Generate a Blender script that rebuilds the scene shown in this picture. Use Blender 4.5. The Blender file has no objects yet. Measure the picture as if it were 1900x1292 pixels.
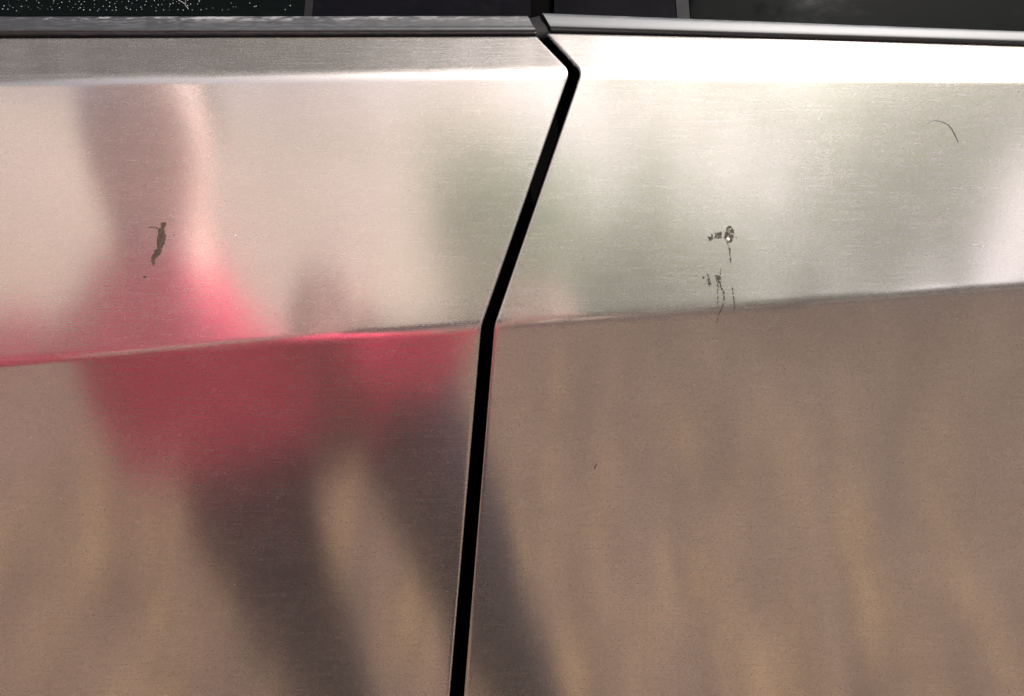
import bpy, bmesh, math, random
from mathutils import Vector, Matrix, noise
random.seed(7)
R = math.radians
S = bpy.context.scene
C = S.collection

# ------------------------------------------------------------------ camera
CAM = Vector((0.0, -0.32, 1.235)); PITCH = 8.0; FPX = 1372.0
cd = bpy.data.cameras.new('camera'); cam = bpy.data.objects.new('camera', cd); C.objects.link(cam)
cam.location = CAM; cam.rotation_euler = (R(90 - PITCH), 0, 0)
cd.sensor_width = 36.0; cd.lens = 36.0 * FPX / 1900.0; cd.clip_start = 0.01; cd.clip_end = 500
S.camera = cam
# ------------------------------------------------------------------ light
SUN = Vector((0.33, -0.36, 0.87)).normalized()
SUN_EL = math.asin(SUN.z); SUN_AZ = math.atan2(SUN.x, SUN.y)
w = bpy.data.worlds.new("World"); S.world = w; w.use_nodes = True
wn = w.node_tree.nodes; wl = w.node_tree.links
sky = wn.new('ShaderNodeTexSky'); sky.sky_type = 'NISHITA'; sky.sun_disc = False
sky.dust_density = 5.0; sky.air_density = 0.15; sky.ozone_density = 0.0; sky.sun_elevation = SUN_EL; sky.sun_rotation = SUN_AZ
bg = wn['Background']; bg.inputs['Strength'].default_value = 0.13
wl.new(sky.outputs[0], bg.inputs['Color'])
sl = bpy.data.lights.new('sun', 'SUN'); sl.energy = 3.0; sl.angle = R(0.5); sl.color = (1, 0.975, 0.945)
so = bpy.data.objects.new('sun', sl); C.objects.link(so)
so.rotation_euler = SUN.to_track_quat('Z', 'Y').to_euler()
S.view_settings.view_transform = 'Standard'; S.view_settings.look = 'None'
S.view_settings.gamma = 1; S.view_settings.exposure = 1.42
S.cycles.use_denoising = True; S.cycles.max_bounces = 8; S.cycles.sample_clamp_indirect = 60

# ------------------------------------------------------------------ helpers
RC = Matrix.Rotation(R(90 - PITCH), 3, 'X')
def ray(px, py):
    return (RC @ Vector(((px - 950) / FPX, (646 - py) / FPX, -1.0))).normalized()
def hit(px, py, p0, n):
    """the place on a real plane (point p0, normal n) that the photograph shows at this spot"""
    d = ray(px, py); t = (p0 - CAM).dot(n) / d.dot(n); return CAM + d * t

def link(name, me, mat=None, parent=None, loc=None):
    o = bpy.data.objects.new(name, me); C.objects.link(o)
    if mat: me.materials.append(mat)
    if parent: o.parent = parent
    return o
def mesh(name, verts, faces, mat=None, parent=None, smooth=False, uvs=None):
    me = bpy.data.meshes.new(name); me.from_pydata([tuple(v) for v in verts], [], faces); me.update()
    if uvs:
        ul = me.uv_layers.new(name='UVMap')
        for l in me.loops: ul.data[l.index].uv = uvs[l.vertex_index]
    if smooth:
        for p in me.polygons: p.use_smooth = True
    return link(name, me, mat, parent)
def tag(o, label=None, cat=None, group=None, kind=None):
    if label: o['label'] = label
    if cat: o['category'] = cat
    if group: o['group'] = group
    if kind: o['kind'] = kind
    return o
def empty(name, loc):
    o = bpy.data.objects.new(name, None); C.objects.link(o); o.location = loc; return o

class NT:
    def __init__(s, name):
        s.m = bpy.data.materials.new(name); s.m.use_nodes = True
        s.n = s.m.node_tree.nodes; s.l = s.m.node_tree.links; s.n.clear()
        s.out = s.n.new('ShaderNodeOutputMaterial')
    def add(s, t, props=None, **inp):
        x = s.n.new(t)
        for k, v in (props or {}).items(): setattr(x, k, v)
        for k, v in inp.items():
            k = k.replace('_', ' ')
            s.set(x, k, v)
        return x
    def set(s, x, k, v):
        i = x.inputs[int(k)] if k.isdigit() else x.inputs[k]
        if isinstance(v, bpy.types.NodeSocket): s.l.new(v, i)
        else: i.default_value = v
    def done(s, sh): s.l.new(sh, s.out.inputs['Surface']); return s.m
    def coords(s, scale=(1, 1, 1), loc=(0, 0, 0), rot=(0, 0, 0)):
        tc = s.n.new('ShaderNodeTexCoord')
        mp = s.n.new('ShaderNodeMapping'); mp.inputs['Scale'].default_value = scale
        mp.inputs['Location'].default_value = loc; mp.inputs['Rotation'].default_value = rot
        s.l.new(tc.outputs['Object'], mp.inputs['Vector']); return mp.outputs[0]
    def noise(s, vec, scale=1.0, detail=2.0, rough=0.5, dist=0.0):
        x = s.add('ShaderNodeTexNoise', Scale=scale, Detail=detail, Roughness=rough, Distortion=dist)
        s.l.new(vec, x.inputs['Vector']); return x.outputs['Fac']
    def ramp(s, fac, stops):
        x = s.n.new('ShaderNodeValToRGB'); e = x.color_ramp.elements
        while len(e) < len(stops): e.new(0.5)
        for el, (p, c) in zip(e, stops):
            el.position = p; el.color = c if len(c) == 4 else (*c, 1)
        s.l.new(fac, x.inputs[0]); return x.outputs[0]
    def math(s, op, a, b=0.0, clamp=False):
        x = s.n.new('ShaderNodeMath'); x.operation = op; x.use_clamp = clamp
        for i, v in enumerate((a, b)):
            if isinstance(v, bpy.types.NodeSocket): s.l.new(v, x.inputs[i])
            else: x.inputs[i].default_value = v
        return x.outputs[0]
    def mixc(s, fac, a, b):
        x = s.n.new('ShaderNodeMix'); x.data_type = 'RGBA'
        for i, v in ((0, fac), (6, a), (7, b)):
            if isinstance(v, bpy.types.NodeSocket): s.l.new(v, x.inputs[i])
            else: x.inputs[i].default_value = v if not isinstance(v, tuple) or len(v) == 4 else (*v, 1)
        return x.outputs[2]

def simple(name, col, rough=0.6, var=0.15, scale=40, spec=0.4, bump=0.0, coat=0.0):
    t = NT(name); n = t.noise(t.coords(), scale, 4)
    c = t.ramp(n, [(0.3, tuple(x * (1 - var) for x in col)), (0.7, tuple(min(1, x * (1 + var)) for x in col))])
    b = t.add('ShaderNodeBsdfPrincipled', Base_Color=c, Roughness=rough)
    b.inputs['Specular IOR Level'].default_value = spec; b.inputs['Coat Weight'].default_value = coat
    if bump:
        bp = t.add('ShaderNodeBump', Strength=1.0, Distance=bump, Height=n); t.l.new(bp.outputs[0], b.inputs['Normal'])
    return t.done(b.outputs[0])

# ------------------------------------------------------------------ brushed steel
def steel(name, seed, stain=None):
    t = NT(name)
    fine = t.noise(t.coords((1100, 1100, 2300), (seed, 0, 0), (0, R(-24), 0)), 1.0, 2.0, 0.6)
    line = t.noise(t.coords((60, 600, 2500), (0, seed, 0)), 1.0, 2.0, 0.6)
    pebb = t.noise(t.coords((1500, 1500, 1900), (0, 0, seed)), 1.0, 1.0)
    wave = t.noise(t.coords((9, 9, 7), (seed, seed, 0)), 1.0, 2.0)
    h = t.math('ADD', t.math('MULTIPLY', fine, 0.5), t.math('MULTIPLY', line, 0.25))
    h = t.math('ADD', h, t.math('MULTIPLY', pebb, 0.4))
    b1 = t.add('ShaderNodeBump', Strength=1.0, Distance=1.3e-5, Height=h)
    b2 = t.add('ShaderNodeBump', Strength=1.0, Distance=2.0e-4, Height=wave); t.l.new(b1.outputs[0], b2.inputs['Normal'])
    nrm = b2.outputs[0]
    big = t.noise(t.coords((14, 14, 22), (seed * 2, 0, 0)), 1.0, 5.0, 0.6)
    tint = t.ramp(big, [(0.3, (0.67, 0.635, 0.605)), (0.7, (0.73, 0.695, 0.665))])
    tan = t.n.new('ShaderNodeTangent'); tan.direction_type = 'UV_MAP'; tan.uv_map = 'UVMap'
    ro = t.math('ADD', t.math('MULTIPLY', big, 0.02), 0.12)
    g1 = t.add('ShaderNodeBsdfAnisotropic', {'distribution': 'GGX'}, Color=tint, Roughness=ro, Anisotropy=0.5)
    t.l.new(nrm, g1.inputs['Normal']); t.l.new(tan.outputs[0], g1.inputs['Tangent'])
    g2 = t.add('ShaderNodeBsdfAnisotropic', {'distribution': 'GGX'}, Color=tint, Roughness=0.48, Anisotropy=0.0)
    t.l.new(nrm, g2.inputs['Normal']); t.l.new(tan.outputs[0], g2.inputs['Tangent'])
    # polishing scratches: fine strokes that catch more or less of the wide lobe
    gs = t.noise(t.coords((1000, 1000, 2100), (0, seed, 4), (0, R(-30), 0)), 1.0, 1.0, 0.5)
    gl = t.noise(t.coords((50, 400, 2400), (2, seed, 0)), 1.0, 1.0, 0.5)
    gr_ = t.ramp(t.math('ADD', t.math('MULTIPLY', gs, 0.56), t.math('MULTIPLY', gl, 0.44)), [(0.30, (0.12,) * 3), (0.50, (0.18,) * 3), (0.70, (0.27,) * 3)])
    fac = t.math('ADD', gr_, t.math('MULTIPLY', big, 0.05))
    mx = t.add('ShaderNodeMixShader'); t.l.new(fac, mx.inputs[0])
    t.l.new(g1.outputs[0], mx.inputs[1]); t.l.new(g2.outputs[0], mx.inputs[2])
    sh = mx.outputs[0]
    # a thin film of dust, with a dried water stain where given
    dust = t.noise(t.coords((260, 260, 300)), 1.0, 4.0, 0.65)
    df = t.ramp(dust, [(0.4, (0.010,) * 3), (0.8, (0.022,) * 3)])
    if stain:
        p, r = stain
        vm = t.n.new('ShaderNodeVectorMath'); vm.operation = 'DISTANCE'
        t.l.new(t.coords(), vm.inputs[0]); vm.inputs[1].default_value = p
        near = t.math('SUBTRACT', 1.0, t.math('DIVIDE', vm.outputs['Value'], r), True)
        sn = t.noise(t.coords((170, 170, 120), (3, 0, 1)), 1.0, 4.0, 0.6, 0.6)
        m = t.math('MULTIPLY', t.ramp(sn, [(0.47, (0,) * 3), (0.56, (1,) * 3)]), near)
        df = t.math('ADD', df, t.math('MULTIPLY', m, 0.12))
    d = t.add('ShaderNodeBsdfDiffuse', Color=(0.42, 0.40, 0.37, 1)); 
    m2 = t.add('ShaderNodeMixShader'); t.l.new(df, m2.inputs[0]); t.l.new(sh, m2.inputs[1]); t.l.new(d.outputs[0], m2.inputs[2])
    return t.done(m2.outputs[0])

# ------------------------------------------------------------------ panel planes
ALPHA, BETA, THETA = 11.0, 6.0, 42.0
Y0 = Vector((0, 0, 0)); NY = Vector((0, -1, 0))
cA = hit(0, 674, Y0, NY); cB = hit(1900, 528, Y0, NY); cdir = (cB - cA).normalized()
def plane(d, lean):      # lean > 0: the top of the sheet tips away from the viewer
    n = d.cross(Vector((0, math.sin(R(lean)), math.cos(R(lean))))).normalized()
    return -n if n.y > 0 else n
N_UP = plane(cdir, ALPHA); N_LO = plane(cdir, -BETA)
def up(px, py): return hit(px, py, cA, N_UP)
def lo(px, py): return hit(px, py, cA, N_LO)

def door_rows(gap, far):
    """gap / far: spots of flange top, bend, crease, bottom at the gap end and the far end"""
    rows = []
    g1, f1 = up(*gap[1]), up(*far[1])
    nf = plane((f1 - g1).normalized() * (1 if f1.x > g1.x else -1), THETA)
    rows.append((hit(*gap[0], g1, nf), hit(*far[0], g1, nf)))
    rows.append((g1, f1))
    rows.append((up(*gap[2]), up(*far[2])))
    rows.append((lo(*gap[3]), lo(*far[3])))
    g0, f0 = rows[0]
    dn = Vector((0, math.sin(R(80)), math.cos(R(80)))) * 0.003
    rows.insert(0, (g0 + dn, f0 + dn))
    return rows, nf
def polyfillet(P, rad):
    """P: corner points; rad: tangent length at each inner corner -> smooth run of points with normals-friendly loops"""
    out = [P[0]]
    for i in range(1, len(P) - 1):
        a, b, c = P[i - 1], P[i], P[i + 1]; r = rad[i - 1]
        p = b + (a - b).normalized() * r; q = b + (c - b).normalized() * r
        out.append(b + (a - b).normalized() * (r + 0.0009)); n = 10
        for k in range(n + 1):
            u = k / n; out.append(p * (1 - u) ** 2 + b * 2 * u * (1 - u) + q * u * u)
        out.append(b + (c - b).normalized() * (r + 0.0009))
    out.append(P[-1]); return out
def build_door(gap, far, mat, parent, label):
    rows, nf = door_rows(gap, far)
    rad = (0.0012, 0.0042, 0.0032)
    Gs = polyfillet([r[0] for r in rows], rad); Fs = polyfillet([r[1] for r in rows], rad)
    er = 0.0009; sh = 0.0015
    verts, uvs, faces = [], [], []; nrow = len(Gs)
    NC = None
    for i in range(nrow):
        g, f = Gs[i], Fs[i]
        a = Gs[max(0, i - 1)]; b = Gs[min(nrow - 1, i + 1)]
        d = (f - g).normalized()
        n = d.cross(b - a).normalized()
        if n.y > 0: n = -n
        if i < 2: n = Vector((0, -0.2, 1)).normalized()
        L = (f - g).length
        cols = [g - n * 0.0085 + d * 0.0004, g - n * sh, g - n * er]
        for k in (1, 2, 3):
            an = math.pi / 2 * k / 4
            cols.append(g + d * (er * (1 - math.cos(an))) - n * (er * (1 - math.sin(an))))
        for s in (er, er * 2.5, 0.004, 0.04, 0.15, 0.3, L):
            cols.append(g + d * min(s, L))
        NC = len(cols)
        for j, c in enumerate(cols):
            verts.append(c); uvs.append((c.x * 3, i * 0.01 + c.z * 3))
    for i in range(nrow - 1):
        for j in range(NC - 1):
            q = [i * NC + j, i * NC + j + 1, (i + 1) * NC + j + 1, (i + 1) * NC + j]
            faces.append(q)
    # u runs along the brushing, so highlights stretch up and down the panel
    o = mesh('door', verts, faces, mat, parent, True, uvs)
    o.data.materials.append(M_BLACK)
    for p in o.data.polygons:
        if p.index % (NC - 1) == 0: p.material_index = 1        # inner return wall painted black, standing in for shade inside the gap
    bm = bmesh.new(); bm.from_mesh(o.data); bmesh.ops.recalc_face_normals(bm, faces=bm.faces)
    ctr = sum((f.normal.y * f.calc_area() for f in bm.faces), 0.0)
    if ctr > 0: bmesh.ops.reverse_faces(bm, faces=bm.faces)
    bm.to_mesh(o.data); bm.free()
    wm = o.modifiers.new('weighted', 'WEIGHTED_NORMAL'); wm.weight = 100; wm.keep_sharp = False
    o['label'] = label
    return o, rows, nf

M_BLACK = simple('flat_black', (0.002, 0.002, 0.002), 0.95, 0.2, 60, 0.0)
truck = empty('truck', (0, 0, 0))
tag(truck, 'brushed stainless steel truck side with two doors meeting at a black zigzag gap', 'truck')
stain_p = up(1545, 305)
M_L = steel('brushed_steel', 1.3); M_R = steel('brushed_steel_stained', 5.1, (tuple(stain_p), 0.020))
gL = [(997, 68), (1058, 131), (893, 605), (688, 3000)]
fL = [(-2000, 79), (-2000, 174), (-2000, 826), (-2000, 3000)]
gR = [(1014, 62), (1079, 132), (917, 603), (720, 3000)]
fR = [(4000, 127), (4000, 165), (4000, 367), (4000, 3000)]
doorL, rowsL, nfL = build_door(gL, fL, M_L, truck, 'steel door left of the gap, mirroring a red shirt')
doorR, rowsR, nfR = build_door(gR, fR, M_R, truck, 'steel door right of the gap, mirroring brown ground')

# ------------------------------------------------------------------ black rubber and glass above the doors
def rubber(name, dusty, bead, base=(0.016, 0.017, 0.020)):
    t = NT(name)
    uv = t.n.new('ShaderNodeUVMap'); uv.uv_map = 'UVMap'
    sx = t.n.new('ShaderNodeSeparateXYZ'); t.l.new(uv.outputs[0], sx.inputs[0])
    v = sx.outputs['Y']
    n = t.noise(t.coords((160, 300, 700), (2, 0, 0)), 1.0, 5.0, 0.7)
    n2 = t.noise(t.coords((14, 14, 40)), 1.0, 3.0, 0.6)
    band = t.ramp(v, [(0.0, (0.15,) * 3), (0.32, (0.12,) * 3), (0.62, (0.25,) * 3), (0.80, (1,) * 3), (1.0, (0.9,) * 3)])
    k = t.math('MULTIPLY', t.ramp(t.math('ADD', t.math('MULTIPLY', n, 0.7), t.math('MULTIPLY', n2, 0.3)), [(0.47, (0.0,) * 3), (0.60, (1,) * 3)]), band)
    k = t.math('MULTIPLY', k, dusty, True)
    col = t.mixc(k, base, (0.20, 0.20, 0.21))
    b = t.add('ShaderNodeBsdfPrincipled', Base_Color=col, Roughness=bead)
    b.inputs['Specular IOR Level'].default_value = 0.55
    bp = t.add('ShaderNodeBump', Strength=0.6, Distance=6e-5, Height=n); t.l.new(bp.outputs[0], b.inputs['Normal'])
    return t.done(b.outputs[0])
M_SEAL_L = rubber('seal_rubber_dusty', 0.75, 0.42); M_SEAL_R = rubber('seal_rubber', 0.25, 0.52, (0.022, 0.025, 0.031))
M_CORNER = simple('corner_rubber', (0.006, 0.006, 0.007), 0.6, 0.3, 300, 0.06, 5e-5)
def glass_mat(name, col, rough):
    t = NT(name); n = t.noise(t.coords((90, 90, 160)), 1.0, 6.0, 0.7)
    r = t.math('ADD', t.math('MULTIPLY', t.ramp(n, [(0.4, (0,) * 3), (0.8, (1,) * 3)]), 0.04), rough)
    b = t.add('ShaderNodeBsdfPrincipled', Base_Color=(*col, 1), Roughness=r)
    sp = t.ramp(n, [(0.55, (0,) * 3), (0.85, (0.012,) * 3)]); b.inputs['Specular IOR Level'].default_value = 0.008
    t.l.new(t.mixc(sp, (*col, 1), (0.3, 0.3, 0.3, 1)), b.inputs['Base Color'])
    return t.done(b.outputs[0])
M_GLASS = glass_mat('tinted_glass', (0.002, 0.003, 0.003), 0.05)
M_PIANO = glass_mat('gloss_black_trim', (0.003, 0.003, 0.004), 0.10)

GL = 24.0
def frame_at(row0, gpix, fpix):
    """seat of a window seal: its lower edge lies just in front of the flange top"""
    p0 = row0[0] + Vector((0, -0.0005, 0)); nn = plane((rowsL[1][0] - rowsL[1][1]).normalized(), GL)
    return hit(*gpix, p0, nn), hit(*fpix, p0, nn), nn
UPV = Vector((0, math.sin(R(GL)), math.cos(R(GL))))
NV = Vector((0, -math.cos(R(GL)), math.sin(R(GL))))
def extrude(name, prof, a, b, mat, parent, cuts=1, endcut=0.0, both=False, kend=1.0):
    """prof: (out, up) in metres; a -> b the run of the lower edge; endcut slants the end at a"""
    verts, uvs, faces = [], [], []; n = len(prof); hmax = max(p[1] for p in prof); d = (b - a)
    for k in range(cuts + 1):
        u = k / cuts
        for (o, h) in prof:
            p = a + d * u + NV * o + UPV * (h * (1 + (kend - 1) * u))
            if k == 0 or both: p -= d.normalized() * endcut * (h / hmax)
            verts.append(p); uvs.append((u, h / hmax))
    for k in range(cuts):
        for j in range(n - 1):
            faces.append([k * n + j, k * n + j + 1, (k + 1) * n + j + 1, (k + 1) * n + j])
    faces.append(list(range(n))); faces.append(list(range(cuts * n, cuts * n + n)))
    o = mesh(name, verts, faces, mat, parent, True, uvs)
    bm = bmesh.new(); bm.from_mesh(o.data); bmesh.ops.recalc_face_normals(bm, faces=bm.faces); bm.to_mesh(o.data); bm.free()
    md = o.modifiers.new('edges', 'EDGE_SPLIT'); md.split_angle = R(50)
    return o
mm = 0.001
profL = [(-7, 0), (-.8, 0), (0.2, .1), (.75, .3), (1.0, .7), (.95, 1.7), (.55, 2.5), (.1, 2.9), (-.15, 3.6), (-.5, 7.6), (-.75, 8.6), (-1.3, 9.2), (-2.2, 9.5), (-7, 9.6)]
profR = [(-7, 0), (-.8, 0), (0.2, .1), (.7, .35), (.95, .9), (.95, 2.5), (.85, 4.2), (.7, 5.8), (.4, 7.2), (-.2, 8.1), (-1.2, 8.7), (-2.2, 9.0), (-7, 9.1)]
sc = lambda P, k=1.0: [(a * mm, b * mm * k) for a, b in P]
a, b, nn = frame_at(rowsL[1], (995, 61), (-700, 62.5))
sealL = extrude('window_seal', sc(profL, 1.12), a, b, M_SEAL_L, doorL, 1, -0.0042)
aL, bL = a, b
a, b, nn = frame_at(rowsR[1], (1022, 54), (2300, 93))
sealR = extrude('window_seal', sc(profR, 1.08), a, b, M_SEAL_R, doorR, 1, 0.0045, False, 0.66)
aR, bR = a, b
def slab(name, a, b, h0, h1, o0, o1, mat, parent):
    """flat pane standing behind a seal, from height h0 to h1, with thickness o1 - o0"""
    pr = [(o0 * mm, h0 * mm), (o1 * mm, h0 * mm), (o1 * mm, h1 * mm), (o0 * mm, h1 * mm), (o0 * mm, h0 * mm)]
    return extrude(name, pr[:4] + [pr[0]], a, b, mat, parent)
def at_x(A, B, px):       # point on run A->B seen at picture column px
    lo_, hi_ = 0.0, 1.0
    f = lambda u: (RC.transposed() @ ((A + (B - A) * u) - CAM))
    for _ in range(40):
        m = (lo_ + hi_) / 2; q = f(m); x = 950 + FPX * q.x / -q.z
        if (x > px) == (B.x < A.x): lo_ = m
        else: hi_ = m
    return A + (B - A) * lo_
paneL = slab('window_pane', at_x(aL, bL, 556), bL, 4, 70, -7.0, -3.2, M_GLASS, doorL)
paneR = slab('window_pane', at_x(aR, bR, 1288), bR, 4, 70, -7.0, -3.2, M_GLASS, doorR)
slab('glass_channel', at_x(aL, bL, 572), at_x(aL, bL, 557), 4, 70, -7.4, -3.1, M_CORNER, doorL)
slab('glass_channel', at_x(aR, bR, 1262), at_x(aR, bR, 1286), 4, 70, -7.4, -3.1, M_CORNER, doorR)
slab('pillar_cover', at_x(aL, bL, 985), at_x(aL, bL, 574), 4, 70, -6.8, -2.9, M_PIANO, doorL)
slab('pillar_cover', at_x(aR, bR, 1030), at_x(aR, bR, 1260), 4, 70, -6.8, -2.9, M_PIANO, doorR)

# rubber corner piece where the two seals meet over the gap
cp = [(-8, -3.4), (-3.5, -3.3), (-1.6, -2.4), (-.9, -.4), (-.7, 2.0), (-1.1, 5.0), (-1.9, 8.0), (-3.0, 11.0), (-8, 11.0)]
extrude('corner_seal', sc(cp), at_x(aL, bL, 990.5), at_x(aR, bR, 1023), M_CORNER, doorL, 1, 0.0045, True)
slab('door_pillar', at_x(aL, bL, 800), at_x(aR, bR, 1200), -20, 70, -14, -7.6, M_BLACK, truck)
# black jamb behind the gap and under the seals
def prism(name, pts, depth, mat, parent):
    n = len(pts); v = list(pts) + [p + Vector((0, depth, 0)) for p in pts]
    f = [list(range(n))[::-1], list(range(n, 2 * n))] + [[i, (i + 1) % n, n + (i + 1) % n, n + i] for i in range(n)]
    return mesh(name, v, f, mat, parent)
off = Vector((0, 0.011, 0))
jp = [rowsL[1][0] + Vector((-.05, .012, .001)), rowsR[1][0] + Vector((.05, .012, .001)), rowsR[2][0] + off + Vector((.03, 0, 0)), rowsR[3][0] + off + Vector((.03, 0, 0)), rowsR[4][0] + off + Vector((.03, 0, 0)),
      rowsL[4][0] + off - Vector((.03, 0, 0)), rowsL[3][0] + off - Vector((.03, 0, 0)), rowsL[2][0] + off - Vector((.03, 0, 0))]
prism('door_jamb', jp, 0.02, M_BLACK, truck)
mesh('belt_channel', [p + Vector((0, 0.004, dz)) for p, dz in ((rowsL[1][1], -.02), (rowsL[1][0], -.02), (rowsL[1][0], .007), (rowsL[1][1], .007))] +
     [p + Vector((0, 0.014, dz)) for p, dz in ((rowsL[1][1], -.02), (rowsL[1][0], -.02), (rowsL[1][0], .007), (rowsL[1][1], .007))],
     [[0, 1, 2, 3], [7, 6, 5, 4], [0, 4, 5, 1], [1, 5, 6, 2], [2, 6, 7, 3], [3, 7, 4, 0]], M_BLACK, doorL).location = (0, 0.004, 0)
mesh('belt_channel', [p + Vector((0, 0.004, dz)) for p, dz in ((rowsR[1][1], -.02), (rowsR[1][0], -.02), (rowsR[1][0], .007), (rowsR[1][1], .007))] +
     [p + Vector((0, 0.014, dz)) for p, dz in ((rowsR[1][1], -.02), (rowsR[1][0], -.02), (rowsR[1][0], .007), (rowsR[1][1], .007))],
     [[0, 1, 2, 3], [7, 6, 5, 4], [0, 4, 5, 1], [1, 5, 6, 2], [2, 6, 7, 3], [3, 7, 4, 0]], M_BLACK, doorR).location = (0, 0.004, 0)

# ------------------------------------------------------------------ ground, litter, photographer (all seen mirrored in the steel)
def ground_mat():
    t = NT('dry_ground')
    a = t.noise(t.coords((9, 9, 9)), 1.0, 6.0, 0.65); b = t.noise(t.coords((30, 30, 30)), 1.0, 4.0, 0.6)
    c = t.ramp(a, [(0.3, (0.03, 0.019, 0.017)), (0.5, (0.10, 0.064, 0.048)), (0.7, (0.17, 0.112, 0.08))])
    c2 = t.ramp(b, [(0.35, (0.03, 0.019, 0.016)), (0.6, (0.105, 0.066, 0.051)), (0.75, (0.17, 0.11, 0.07))])
    bs = t.add('ShaderNodeBsdfPrincipled', Base_Color=t.mixc(0.5, c, c2), Roughness=0.95)
    bp = t.add('ShaderNodeBump', Strength=1, Distance=0.01, Height=b); t.l.new(bp.outputs[0], bs.inputs['Normal'])
    return t.done(bs.outputs[0])
g = mesh('ground', [(-60, -60, 0), (60, -60, 0), (60, 40, 0), (-60, 40, 0)], [[0, 1, 2, 3]], ground_mat()); tag(g, kind='structure')
# added slope of pale dry grass, a warm backdrop for the steel to mirror
def backdrop_h(x, y):
    s_ = min(1, max(0, (x + 3.0) / 7.0)); s_ = s_ * s_ * (3 - 2 * s_)
    d = max(0, -y - 7.5 - 12 * s_)
    return d * (.82 - .55 * s_) * min(1, d / 3) * (1 + .10 * noise.noise(Vector((x * .12, y * .12, 0)))) - .05
nx, ny = 50, 34; v = []; f = []
for j in range(ny):
    for i_ in range(nx):
        x = -48 + i_ * 1.7; y = -5 - j * 1.4; v.append((x, y, backdrop_h(x, y)))
for j in range(ny - 1):
    for i_ in range(nx - 1): f.append([j * nx + i_, (j + 1) * nx + i_, (j + 1) * nx + i_ + 1, j * nx + i_ + 1])
t = NT('backdrop_grass'); a_ = t.noise(t.coords((.35, .35, .18)), 1.0, 4.0, .6); b_ = t.noise(t.coords((1.6, 1.6, .7), (4, 0, 0)), 1.0, 4.0, .6)
c_ = t.mixc(.5, t.ramp(a_, [(.35, (.30, .235, .205)), (.5, (.42, .34, .30)), (.66, (.50, .42, .26))]), t.ramp(b_, [(.35, (.26, .20, .175)), (.6, (.44, .36, .31))]))
bs = t.add('ShaderNodeBsdfPrincipled', Base_Color=c_, Roughness=.95)
hl = mesh('backdrop_slope', v, f, t.done(bs.outputs[0]), None, True); tag(hl, kind='structure')
rnd = random.Random(3)
v, f = [], []
for _ in range(6500):
    x = rnd.uniform(-1.6, 2.8); y = rnd.uniform(-3.4, -0.15)
    L = rnd.uniform(0.05, 0.16); wd = rnd.uniform(0.004, 0.016); an = rnd.uniform(0, 6.28); h = rnd.uniform(0.0, 0.07)
    dx, dy = math.cos(an), math.sin(an); k = len(v); z0 = rnd.uniform(0.004, 0.02)
    for s, wq, zz in ((0, .6, z0), (.5, 1, z0 + h * .7), (1, .1, z0 + h)):
        px, py = x + dx * L * (s - .5), y + dy * L * (s - .5)
        v += [(px - dy * wd * wq, py + dx * wd * wq, zz), (px + dy * wd * wq, py - dx * wd * wq, zz + .001)]
    f += [[k, k + 1, k + 3, k + 2], [k + 2, k + 3, k + 5, k + 4]]
t = NT('dry_grass'); va = t.n.new('ShaderNodeVertexColor'); va.layer_name = 'tone'
bs = t.add('ShaderNodeBsdfPrincipled', Base_Color=va.outputs[0], Roughness=0.8)
gr = mesh('dry_grass', v, f, t.done(bs.outputs[0]))
ca = gr.data.color_attributes.new('tone', 'FLOAT_COLOR', 'POINT')
for k in range(len(v) // 6):
    u = rnd.random(); q = rnd.uniform(1.1, 1.6)
    c_ = (0.035, 0.022, 0.018) if u < .33 else (0.105, 0.066, 0.046) if u < .66 else (0.18, 0.118, 0.075) if u < .90 else (0.36, 0.24, 0.11)
    for j in range(6): ca.data[k * 6 + j].color = (c_[0] * q, c_[1] * q, c_[2] * q, 1); tag(gr, 'dry brown grass and leaf litter on the ground, mirrored in the lower doors', 'grass', kind='stuff')

t = NT('red_cotton'); n_ = t.noise(t.coords((60, 60, 60)), 1.0, 4.0)
c_ = t.ramp(n_, [(0.3, (0.84, 0.06, 0.17)), (0.7, (0.92, 0.085, 0.21))])
d_ = t.add('ShaderNodeBsdfDiffuse', Color=c_); tr_ = t.add('ShaderNodeBsdfTranslucent', Color=c_)
m_ = t.add('ShaderNodeMixShader'); m_.inputs[0].default_value = 0.2; t.l.new(d_.outputs[0], m_.inputs[1]); t.l.new(tr_.outputs[0], m_.inputs[2])
M_SHIRT = t.done(m_.outputs[0])
M_JEAN = simple('dark_denim', (0.012, 0.013, 0.024), 0.9, 0.3, 80, 0.2)
M_SKIN = simple('skin', (0.86, 0.60, 0.54), 0.5, 0.08, 60, 0.4)
M_HAIR = simple('brown_hair', (0.03, 0.02, 0.014), 0.6, 0.4, 200)
M_SHOE = simple('shoe', (0.05, 0.05, 0.05), 0.7, 0.2, 60)
M_PHONE = simple('phone_black', (0.01, 0.01, 0.012), 0.2, 0.2, 60)
person = empty('person', (-0.02, -0.66, 0))
tag(person, 'person in a red shirt and dark trousers, mirrored in the left door', 'person')
PO = Vector(person.location)
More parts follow.
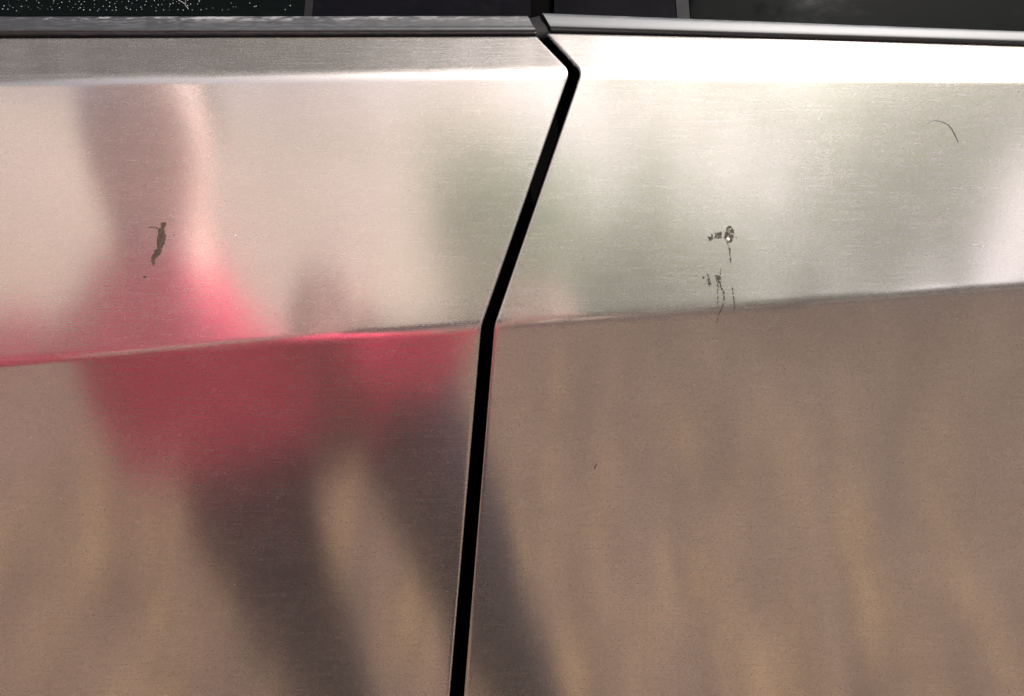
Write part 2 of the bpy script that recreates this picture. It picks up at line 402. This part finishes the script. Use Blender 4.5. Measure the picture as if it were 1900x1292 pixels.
def skin(name, chains, mat, sub=2):
    """chains: lists of (x, y, z, r[, r2]); chains start at a point already present to branch from it"""
    pts, rr, ed, idx = [], [], [], {}
    for ch in chains:
        prev = None
        for p in ch:
            key = tuple(round(q, 4) for q in p[:3])
            if key not in idx:
                idx[key] = len(pts); pts.append(Vector(p[:3]) - PO); rr.append((p[3], p[4] if len(p) > 4 else p[3]))
            i = idx[key]
            if prev is not None and prev != i: ed.append((prev, i))
            prev = i
    me = bpy.data.meshes.new(name); me.from_pydata([tuple(p) for p in pts], ed, [])
    o = link(name, me, mat, person)
    o.modifiers.new('skin', 'SKIN').use_smooth_shade = True
    if not me.skin_vertices: 
        bpy.context.view_layer.objects.active = o
    for sv, r in zip(me.skin_vertices[0].data, rr): sv.radius = r
    me.skin_vertices[0].data[0].use_root = True
    m = o.modifiers.new('sub', 'SUBSURF'); m.levels = sub; m.render_levels = sub
    return o
HIP = (-0.26, -0.66, 0.93); WA = (-0.33, -0.655, 1.09); CH = (-0.45, -0.64, 1.24); NK = (-0.50, -0.635, 1.49); HD = (-0.535, -0.60, 1.66)
SR = (-0.35, -0.62, 1.32); SLf = (-0.66, -0.64, 1.34)
ER = (-0.165, -0.54, 0.985); EL = (-0.58, -0.46, 1.10)
WR = (0.035, -0.405, 1.24); WL = (-0.20, -0.40, 1.26)
KR = (-0.02, -0.62, 0.50); KL = (-0.305, -0.62, 0.50); AR = (0.12, -0.66, 0.09); AL = (-0.22, -0.66, 0.09)
HR = (-0.15, -0.66, 0.86); HL = (-0.40, -0.66, 0.88)
def fingers(W, sgn):
    out = []; W = Vector(W); pc = W + Vector((0, .05, .045))
    for k in range(4):
        b = pc + Vector((sgn * .004, 0.012, .028 - k * .018)); L = (.042, .046, .043, .034)[k]
        m = b + Vector((-sgn * .014, L * .62, 0)); e = m + Vector((-sgn * .026, -.004, 0)); t_ = e + Vector((-sgn * .014, -.016, 0))
        out.append([(*W, .026), (*pc, .030, .018), (*b, .0095), (*m, .009), (*e, .0085), (*t_, .0075)])
    th = W + Vector((-sgn * .02, .03, .03)); out.append([(*W, .026), (*th, .013), (*(th + Vector((-sgn * .025, .008, .022))), .0105), (*(th + Vector((-sgn * .045, .012, .03))), .009)])
    return out
skin('body', [[(*HIP, .12), (*WA, .115), (*CH, .13), (*NK, .055), (*HD, .088, .10), (HD[0] - .005, HD[1] + .01, HD[2] + .10, .07)],
              [(*CH, .13), (*SR, .06), (*ER, .045), (*WR, .026)], [(*CH, .13), (*SLf, .06), (*EL, .045), (*WL, .026)],
              [(*HIP, .12), (*HR, .08), (*KR, .055), (*AR, .04), (AR[0] + .02, AR[1] + .14, .04, .03)],
              [(*HIP, .12), (*HL, .08), (*KL, .055), (*AL, .04), (AL[0] - .02, AL[1] + .14, .04, .03)]] + fingers(WR, 1) + fingers(WL, -1), M_SKIN)
def loft(name, tubes, mat, n=28):
    v, f = [], []
    for rings in tubes:
        k0 = len(v)
        for c, ax, ay, ux, uy in rings:
            for i in range(n):
                an = 6.2832 * i / n; ca, sa = math.cos(an), math.sin(an)
                ca = math.copysign(abs(ca) ** .8, ca); sa = math.copysign(abs(sa) ** .8, sa)
                v.append(Vector(c) - PO + ux * ca * ax + uy * sa * ay)
        for r_ in range(len(rings) - 1):
            for i in range(n): f.append([k0 + r_ * n + i, k0 + r_ * n + (i + 1) % n, k0 + (r_ + 1) * n + (i + 1) % n, k0 + (r_ + 1) * n + i])
    o = mesh(name, v, f, mat, person, True)
    return o
def sleeve(P):
    out = []
    for i, (x, y, z, r) in enumerate(P):
        a = Vector(P[max(0, i - 1)][:3]); b = Vector(P[min(len(P) - 1, i + 1)][:3]); d = (b - a).normalized(); u1 = d.orthogonal().normalized()
        out.append(((x, y, z), r, r, u1, d.cross(u1)))
    return out
UX = Vector((1, 0, 0)); UY = Vector((0, 1, 0)); HX = Vector((1, 0, .28))
mid = lambda A, B, u: tuple(a + (b - a) * u for a, b in zip(A, B))
loft('shirt', [[((-.325, -.655, .855), .205, .135, HX, UY), ((-.325, -.655, .93), .235, .14, Vector((1, 0, .16)), UY), ((-.325, -.655, 1.02), .24, .14, UX, UY), ((-.345, -.65, 1.12), .215, .135, UX, UY),
                ((-.40, -.645, 1.20), .20, .13, UX, UY), ((-.46, -.64, 1.30), .19, .12, UX, UY), ((-.48, -.635, 1.37), .14, .10, UX, UY), ((-.49, -.635, 1.42), .09, .085, UX, UY), ((-.495, -.635, 1.45), .078, .078, UX, UY)],
               sleeve([(*SR, .07), (*mid(SR, ER, .5), .075), (*mid(SR, ER, .9), .08), (*ER, .095), (*mid(ER, WR, .15), .085), (*mid(ER, WR, .5), .06)]),
               sleeve([(*SLf, .07), (*mid(SLf, EL, .5), .072), (*mid(SLf, EL, .9), .07), (*EL, .068), (*mid(EL, WL, .15), .065), (*mid(EL, WL, .4), .055)])], M_SHIRT)
skin('trousers', [[(*HIP, .15, .11), (HR[0], HR[1], HR[2], .10), (KR[0] - .05, KR[1] - .01, .68, .088), (*KR, .075), (*AR, .058)],
                  [(*HIP, .15, .11), (HL[0], HL[1], HL[2], .10), (KL[0] - .055, KL[1] - .01, .68, .095), (*KL, .072), (*AL, .058)]], M_JEAN)
for A, s in ((AR, 1), (AL, -1)):
    skin('shoe', [[(A[0], A[1] - .04, .05, .05), (A[0] + s * .01, A[1] + .05, .045, .05, .045), (A[0] + s * .03, A[1] + .17, .035, .045, .035)]], M_SHOE)
skin('hair', [[(HD[0], HD[1] - .075, HD[2] + .01, .075), (HD[0], HD[1] - .05, HD[2] + .10, .085), (HD[0], HD[1] + .01, HD[2] + .145, .06)]], M_HAIR)
bm = bmesh.new(); bmesh.ops.create_cube(bm, size=1.0); bmesh.ops.scale(bm, vec=(.15, .008, .073), verts=bm.verts)
bmesh.ops.bevel(bm, geom=bm.edges[:], offset=.003, segments=2, affect='EDGES')
me = bpy.data.meshes.new('phone'); bm.to_mesh(me); bm.free()
ph = link('phone', me, M_PHONE); ph.location = CAM + Vector((-.085, -.014, .02)); ph.rotation_euler = (R(-PITCH), 0, 0)
for p in me.polygons: p.use_smooth = False
tag(ph, 'black phone held level in both hands of the mirrored person', 'phone')

# ------------------------------------------------------------------ trees behind the person, mirrored in the upper doors
def leaf_mat(name, col):
    t = NT(name); n = t.noise(t.coords((3, 3, 3)), 1.0, 3.0)
    c = t.ramp(n, [(0.3, tuple(x * .6 for x in col)), (0.7, tuple(x * 1.4 for x in col))])
    d = t.add('ShaderNodeBsdfDiffuse', Color=c); tr = t.add('ShaderNodeBsdfTranslucent', Color=c)
    m = t.add('ShaderNodeMixShader'); m.inputs[0].default_value = 0.45
    t.l.new(d.outputs[0], m.inputs[1]); t.l.new(tr.outputs[0], m.inputs[2]); return t.done(m.outputs[0])
M_LEAF = leaf_mat('leaves', (0.14, 0.25, 0.09)); M_LEAF2 = leaf_mat('dull_leaves', (0.085, 0.09, 0.075)); M_BARK = simple('bark', (0.10, 0.075, 0.055), 0.9, 0.3, 12, 0.1, 0.01)
def tree(x, y, h, r, seed, label, zmin=0.9):
    rn = random.Random(seed); root = empty('tree', (x, y, 0)); tag(root, label, 'tree', 'trees behind the mirrored person')
    v, f = [], []
    def limb(a, b, ra, rb, n=8):
        d = (b - a).normalized(); s1 = d.orthogonal().normalized(); s2 = d.cross(s1); k = len(v)
        for p, q in ((a, ra), (b, rb)):
            for i in range(n):
                an = 6.2832 * i / n; v.append(p + (s1 * math.cos(an) + s2 * math.sin(an)) * q)
        for i in range(n): f.append([k + i, k + (i + 1) % n, k + n + (i + 1) % n, k + n + i])
    top = Vector((0.1, 0.1, h * .75)); limb(Vector((0, 0, -.1)), top * .5, .16, .11); limb(top * .5, top, .11, .04)
    tips = []
    for i in range(9):
        a0 = top * rn.uniform(.35, .95); an = rn.uniform(0, 6.28)
        b0 = a0 + Vector((math.cos(an) * r * rn.uniform(.4, .8), math.sin(an) * r * rn.uniform(.4, .8), rn.uniform(.3, .25 * h)))
        limb(a0, b0, .05, .015, 6); tips.append(b0)
    mesh('trunk', v, f, M_BARK, root, True)
    cl = [t_ + Vector((rn.gauss(0, .3), rn.gauss(0, .3), rn.gauss(0, .3))) * r * .5 for t_ in tips for _ in range(4)]
    cl += [top + Vector((rn.uniform(-.5, .5) * r, rn.uniform(-.5, .5) * r, rn.uniform(-.2, .2) * h)) for _ in range(14)]
    v, f = [], []
    for c_ in cl:
        cr = r * rn.uniform(.2, .38)
        for _ in range(210):
            p = c_ + Vector((rn.gauss(0, .5), rn.gauss(0, .5), rn.gauss(0, .4))) * cr
            if p.z > h or p.z < zmin: continue
            a1 = Vector((rn.gauss(0, 1), rn.gauss(0, 1), rn.gauss(0, .6))).normalized(); a2 = a1.orthogonal().normalized()
            L = rn.uniform(.07, .14); k = len(v); v += [p - a1 * L, p + a2 * L * .5, p + a1 * L, p - a2 * L * .5]; f.append([k, k + 1, k + 2, k + 3])
    mesh('crown', v, f, M_LEAF2 if zmin > 2 else M_LEAF, root)
for args in [(3.9, -10.0, 10.2, 3.4, 1, 'green leafy tree mirrored in the middle of the right door'),
             (9.4, -9.0, 10.6, 3.3, 2, 'green leafy tree mirrored at the far right edge of the right door'),
             (0.9, -12.5, 8.0, 3.4, 3, 'small leafy tree mirrored beside the gap between the doors'),
             (6.9, -11.4, 10.8, 3.6, 5, 'leafy tree standing farther back between two trees mirrored in the right door')]:
    tree(*args)
rn = random.Random(9); v, f = [], []
for _ in range(16000):
    an = rn.uniform(-1.6, 1.6); d = rn.uniform(20, 25); p = Vector((math.sin(an) * d, -math.cos(an) * d, rn.uniform(0, 1) ** 1.3 * (4.6 + math.sin(an * 9) * .7)))
    a1 = Vector((rn.gauss(0, 1), rn.gauss(0, 1), rn.gauss(0, 1))).normalized(); a2 = a1.orthogonal().normalized(); L = rn.uniform(.2, .42); k = len(v)
    v += [p - a1 * L, p + a2 * L * .6, p + a1 * L, p - a2 * L * .6]; f.append([k, k + 1, k + 2, k + 3])
wd = mesh('far_wood', v, f, M_LEAF2); tag(wd, 'distant dark belt of bushes mirrored along the crease of the doors', 'bushes', kind='stuff')

# ------------------------------------------------------------------ dirt and small things on the steel
CR = lambda px: 674 - 0.07684 * px
def on(px, py, lift=0.0):
    if py > CR(px): return lo(px, py) + N_LO * lift
    return up(px, py) + N_UP * lift
def inpoly(x, y, P):
    c = False
    for i in range(len(P)):
        (x1, y1), (x2, y2) = P[i - 1], P[i]
        if (y1 > y) != (y2 > y) and x < (x2 - x1) * (y - y1) / (y2 - y1) + x1: c = not c
    return c
def segd(x, y, a, b):
    dx, dy = b[0] - a[0], b[1] - a[1]; u = max(0, min(1, ((x - a[0]) * dx + (y - a[1]) * dy) / (dx * dx + dy * dy + 1e-9)))
    return math.hypot(x - a[0] - u * dx, y - a[1] - u * dy), u
def crust(name, polys, lines, seed, thr, mat, label, cat, step=0.9, holes=()):
    """dried dirt: a ragged, flaky skin of small raised cells on the steel"""
    xs = [p[0] for P in polys + [[q[:2] for q in L] for L in lines] for p in P]; ys = [p[1] for P in polys + [[q[:2] for q in L] for L in lines] for p in P]
    x0, y0 = min(xs) - 4, min(ys) - 4; nx = int((max(xs) + 4 - x0) / step); ny = int((max(ys) + 4 - y0) / step)
    idx, v, f = {}, [], []
    def vid(i, j):
        if (i, j) not in idx:
            x, y = x0 + i * step, y0 + j * step; h = noise.noise(Vector((x * .5, y * .5, seed)))
            idx[(i, j)] = len(v); v.append(on(x, y, 1e-4 * (1.6 + 1.0 * h)))
        return idx[(i, j)]
    for i in range(nx):
        for j in range(ny):
            x, y = x0 + (i + .5) * step, y0 + (j + .5) * step
            wx = x + 1.6 * noise.noise(Vector((x * .35, y * .35, seed + 9))); wy = y + 1.6 * noise.noise(Vector((x * .35, y * .35, seed + 5)))
            if any(math.hypot(x - hx, y - hy) < hr for hx, hy, hr in holes): continue
            ok = any(inpoly(wx, wy, P) for P in polys); th = thr
            for L in lines:
                for a, b in zip(L, L[1:]):
                    d, u = segd(x + (wx - x) * .4, y + (wy - y) * .4, a, b)
                    if d < a[2] * (1 - u) + b[2] * u: ok = True; th = thr + .05
            if ok and noise.noise(Vector((x * .28, y * .22, seed))) * .6 + noise.noise(Vector((x * .8, y * .7, seed + 3))) * .5 > th:
                f.append([vid(i, j), vid(i, j + 1), vid(i + 1, j + 1), vid(i + 1, j)])
    o = mesh(name, v, f, mat); tag(o, label, cat)
    md = o.modifiers.new('thickness', 'SOLIDIFY'); md.thickness = 8e-5; md.offset = 0
    return o
M_MUD = simple('dried_mud', (0.05, 0.034, 0.028), 0.9, 0.35, 900, 0.15)
M_MUD2 = simple('dark_mud', (0.05, 0.04, 0.033), 0.9, 0.35, 900, 0.15)
Z = lambda pts, k, ox, oy: [(p[0] / k + ox, p[1] / k + oy, *p[2:]) for p in pts]
crust('mud_smear', [Z([(620, 270), (715, 262), (712, 320), (680, 345), (690, 400), (707, 470), (690, 580), (665, 600), (655, 660), (630, 735), (570, 790), (545, 830), (540, 905), (520, 900), (490, 850), (490, 790), (540, 700), (585, 640), (570, 560), (595, 430), (590, 370), (650, 340)], 8.075, 220, 380),
      Z([(370, 1070), (412, 1070), (412, 1092), (372, 1092)], 8.075, 220, 380), Z([(830, 444), (848, 444), (848, 462), (830, 462)], 8.075, 220, 380)],
      [Z([(575, 350, 1.2), (500, 335, .6), (440, 347, .4)], 8.075, 220, 380)], 1.0, -0.22, M_MUD, 'thin brown vertical mud smear on the pink part of the left door', 'dirt')
K = lambda pts: Z(pts, 4.97, 1240, 360)
ring = lambda x, y, r: K([(x + r * math.cos(k * .785) * rn.uniform(.75, 1.15), y + r * math.sin(k * .785) * rn.uniform(.75, 1.15)) for k in range(8)])
crust('mud_spatter', [K([(363, 395), (395, 400), (405, 360), (412, 395), (425, 405), (385, 435)]), K([(430, 362), (495, 350), (490, 405), (440, 415)]),
      ring(562, 332, 34), ring(592, 345, 20), ring(548, 378, 30), ring(582, 388, 26), ring(560, 420, 34), ring(527, 404, 15), K([(622, 395), (638, 398), (636, 415), (622, 414)]), K([(555, 495), (578, 510), (576, 530), (558, 525)])],
      [K([(545, 450, .6), (565, 515, .9), (572, 590, .9), (580, 645, .4)]), K([(400, 400, 1.2), (440, 395, 1.0)])], 4.0, -0.14, M_MUD2,
      'dark spatter with a pale dot in it, upper of two marks on the right door', 'dirt', holes=[(1350.7, 444.5, 4.2)])
crust('mud_drips', [K([(312, 765), (330, 760), (334, 775), (318, 785)]), K([(355, 735), (375, 750), (395, 830), (380, 855), (362, 800)]), K([(435, 752), (482, 745), (490, 815), (448, 820)])],
      [K([(455, 815, 1.2), (458, 930, .8), (455, 1050, .7)]), K([(476, 820, 1.4), (486, 870, 1.6), (510, 890, 1.6), (516, 960, 1.4), (500, 1040, .9), (465, 1110, .8), (444, 1200, .6)]), K([(588, 855, .6), (600, 930, 1.1), (615, 1055, .7)]), K([(482, 690, .4), (480, 750, .7)])],
      8.0, -0.10, M_MUD2, 'dark smudge with thin drips crossing the crease, lower of two marks on the right door', 'dirt')
bm = bmesh.new(); bmesh.ops.create_icosphere(bm, subdivisions=2, radius=0.0007); bmesh.ops.scale(bm, vec=(1, .3, 1), verts=bm.verts); me = bpy.data.meshes.new('pale_crumb'); bm.to_mesh(me); bm.free()
cr = link('pale_crumb', me, simple('pale_crumb', (0.6, 0.59, 0.56), 0.6, 0.1, 500)); cr.location = on(1350.7, 444.5, 2e-4); tag(cr, 'tiny pale crumb stuck inside the dark spatter on the right door', 'crumb')
def tube(name, pts, r0, r1, mat, label, cat, surf=on, lift=1.2e-4):
    P = [surf(x, y, lift) for x, y in pts]
    Q = []
    for i in range(len(P) - 1):                     # smooth run through the points
        a, b = P[max(0, i - 1)], P[i]; c, d = P[i + 1], P[min(len(P) - 1, i + 2)]
        for k in range(6):
            u = k / 6; Q.append(.5 * ((2 * b) + (c - a) * u + (2 * a - 5 * b + 4 * c - d) * u * u + (3 * b - a - 3 * c + d) * u ** 3))
    Q.append(P[-1]); v, f = [], []; n = 6
    for i, q in enumerate(Q):
        t_ = (Q[min(i + 1, len(Q) - 1)] - Q[max(0, i - 1)]).normalized(); s1 = N_UP; s2 = t_.cross(s1).normalized(); r = r0 + (r1 - r0) * i / (len(Q) - 1)
        for k in range(n): v.append(q + (s1 * math.cos(k * 1.0472) + s2 * math.sin(k * 1.0472)) * r)
    for i in range(len(Q) - 1):
        for k in range(n): f.append([i * n + k, i * n + (k + 1) % n, (i + 1) * n + (k + 1) % n, (i + 1) * n + k])
    o = mesh(name, v, f, mat, None, True); tag(o, label, cat); return o
M_HAIR2 = simple('fine_hair', (0.04, 0.035, 0.03), 0.6, 0.2, 300); M_LINT = simple('pale_lint', (0.55, 0.53, 0.5), 0.8, 0.1, 300)
H = lambda pts: Z(pts, 3.4, 1460, 180)
tube('hair', H([(860, 190), (890, 165), (930, 150), (980, 158), (1020, 180), (1050, 220), (1081, 288)]), 3e-5, 1.1e-4, M_HAIR2, 'thin dark curved hair stuck high on the right door', 'hair')
tube('lint', H([(1172, 935), (1190, 930), (1220, 936), (1243, 950)]), 5e-5, 7e-5, M_LINT, 'short pale curved fibre below the hair on the right door', 'lint')
gp = aL + NV * (-3.2 * mm)
def on_glass(px, py, lift=0.0): return hit(px, py, gp, NV) + NV * lift
gpr = aR + NV * (-3.2 * mm)
def on_glass_r(px, py, lift=0.0): return hit(px, py, gpr, NV) + NV * lift
tube('lint', [(325, -3), (334, 3), (342, 8), (351, 19)], 8e-5, 5e-5, M_LINT, 'pale curved fibre hanging down the left window to its seal', 'lint', on_glass, 6e-4)
tube('dirt_seed', [(1106.5, 861), (1105.5, 865), (1103.5, 869)], 1.5e-4, 4.5e-4, M_HAIR2, 'tiny dark seed-like speck stuck alone on the brown lower right door', 'speck')
def specks(name, items, mat, label, cat):
    v, f = [], []
    for (p, n_, r, st) in items:
        s1 = n_.orthogonal().normalized(); s2 = n_.cross(s1); k = len(v); v.append(p + n_ * r * .6)
        for i in range(6): v.append(p + (s1 * math.cos(i * 1.0472) + s2 * math.sin(i * 1.0472) * st) * r)
        for i in range(6): f.append([k, k + 1 + i, k + 1 + (i + 1) % 6])
    o = mesh(name, v, f, mat, None, True); tag(o, label, cat, kind='stuff'); return o
rn = random.Random(21)
def sp(px, py, r, st=1.0): return (on(px, py, 2e-5), N_LO if py > CR(px) else N_UP, r, st)
dk = [sp(510, 583, 2.6e-4), sp(160, 1022, 3e-4), (sp(285, 1248, 2.2e-4)), sp(1890, 170, 3.4e-4), sp(268, 513, 2.5e-4), sp(1106, 257, 1.6e-4)]
dk += [sp(1790 + rn.gauss(0, 45), 172 + rn.gauss(0, 10), rn.uniform(.8e-4, 1.7e-4)) for _ in range(22)]
dk += [sp(rn.uniform(10, 1890), rn.uniform(165, 1280), rn.uniform(.6e-4, 1.2e-4)) for _ in range(60)]
gap_ok = lambda x, y: abs(x - (1058 - (y - 131) * .349 if y < 604 else 903 - (y - 604) * .084)) > 26
dk = [d_ for d_ in dk]
pale = [sp(437, 437, 3e-4), sp(370, 348, 2.6e-4)]
for _ in range(190):
    x, y = rn.uniform(5, 1895), rn.uniform(165, 1285)
    if gap_ok(x, y): pale.append(sp(x, y, rn.uniform(.7e-4, 1.6e-4), rn.choice((1, 1, .3, .25, .2))))
specks('dirt_specks', dk, M_HAIR2, 'scattered dark dirt specks on both steel doors', 'specks')
specks('dust_specks', pale, M_LINT, 'scattered pale dust specks on both steel doors', 'specks')
t = NT('water'); b = t.add('ShaderNodeBsdfPrincipled', Base_Color=(0.25, 0.26, 0.28, 1), Roughness=0.15); M_WATER = t.done(b.outputs[0])
wl_ = []
for r_ in range(6):
    for i in range(52):
        x = 4 + i * 10.8 + rn.gauss(0, 3.2) + r_ * 3; y = 18 - r_ * 5.2 + math.sin(i * .5 + r_) * .8 + rn.gauss(0, 1.0)
        if x < 548 and rn.random() < (.65 if x < 380 else .25): wl_.append((on_glass(x, y, 1e-5), NV, rn.uniform(.8e-4, 2.4e-4), 1.3))
specks('water_droplets', wl_, M_WATER, 'rows of tiny water droplets on the dark left window', 'droplets')
wr_ = []
for r_ in range(5):
    for i in range(58):
        x = 1294 + i * 10.6 + rn.gauss(0, 2.2); y = 19 + (x - 1294) * .0405 - r_ * 6 + rn.gauss(0, .8)
        if rn.random() < (.85 if r_ == 0 else .4): wr_.append((on_glass_r(x, y, 1e-5), NV, rn.uniform(1.2e-4, 4.0e-4) * (1 if r_ == 0 else .6), 1.2))
specks('water_droplets', wr_, M_WATER, 'row of water droplets along the foot of the dark right window', 'droplets')
for args in [(-2.7, -0.7, 8.0, 3.5, 11, 'tall tree spreading over the left end of the truck, mirrored dark in the left window', 4.9),
             (5.0, 0.7, 8.0, 2.7, 12, 'tall tree spreading over the right end of the truck, mirrored in the right window', 4.6)]:
    tree(*args)
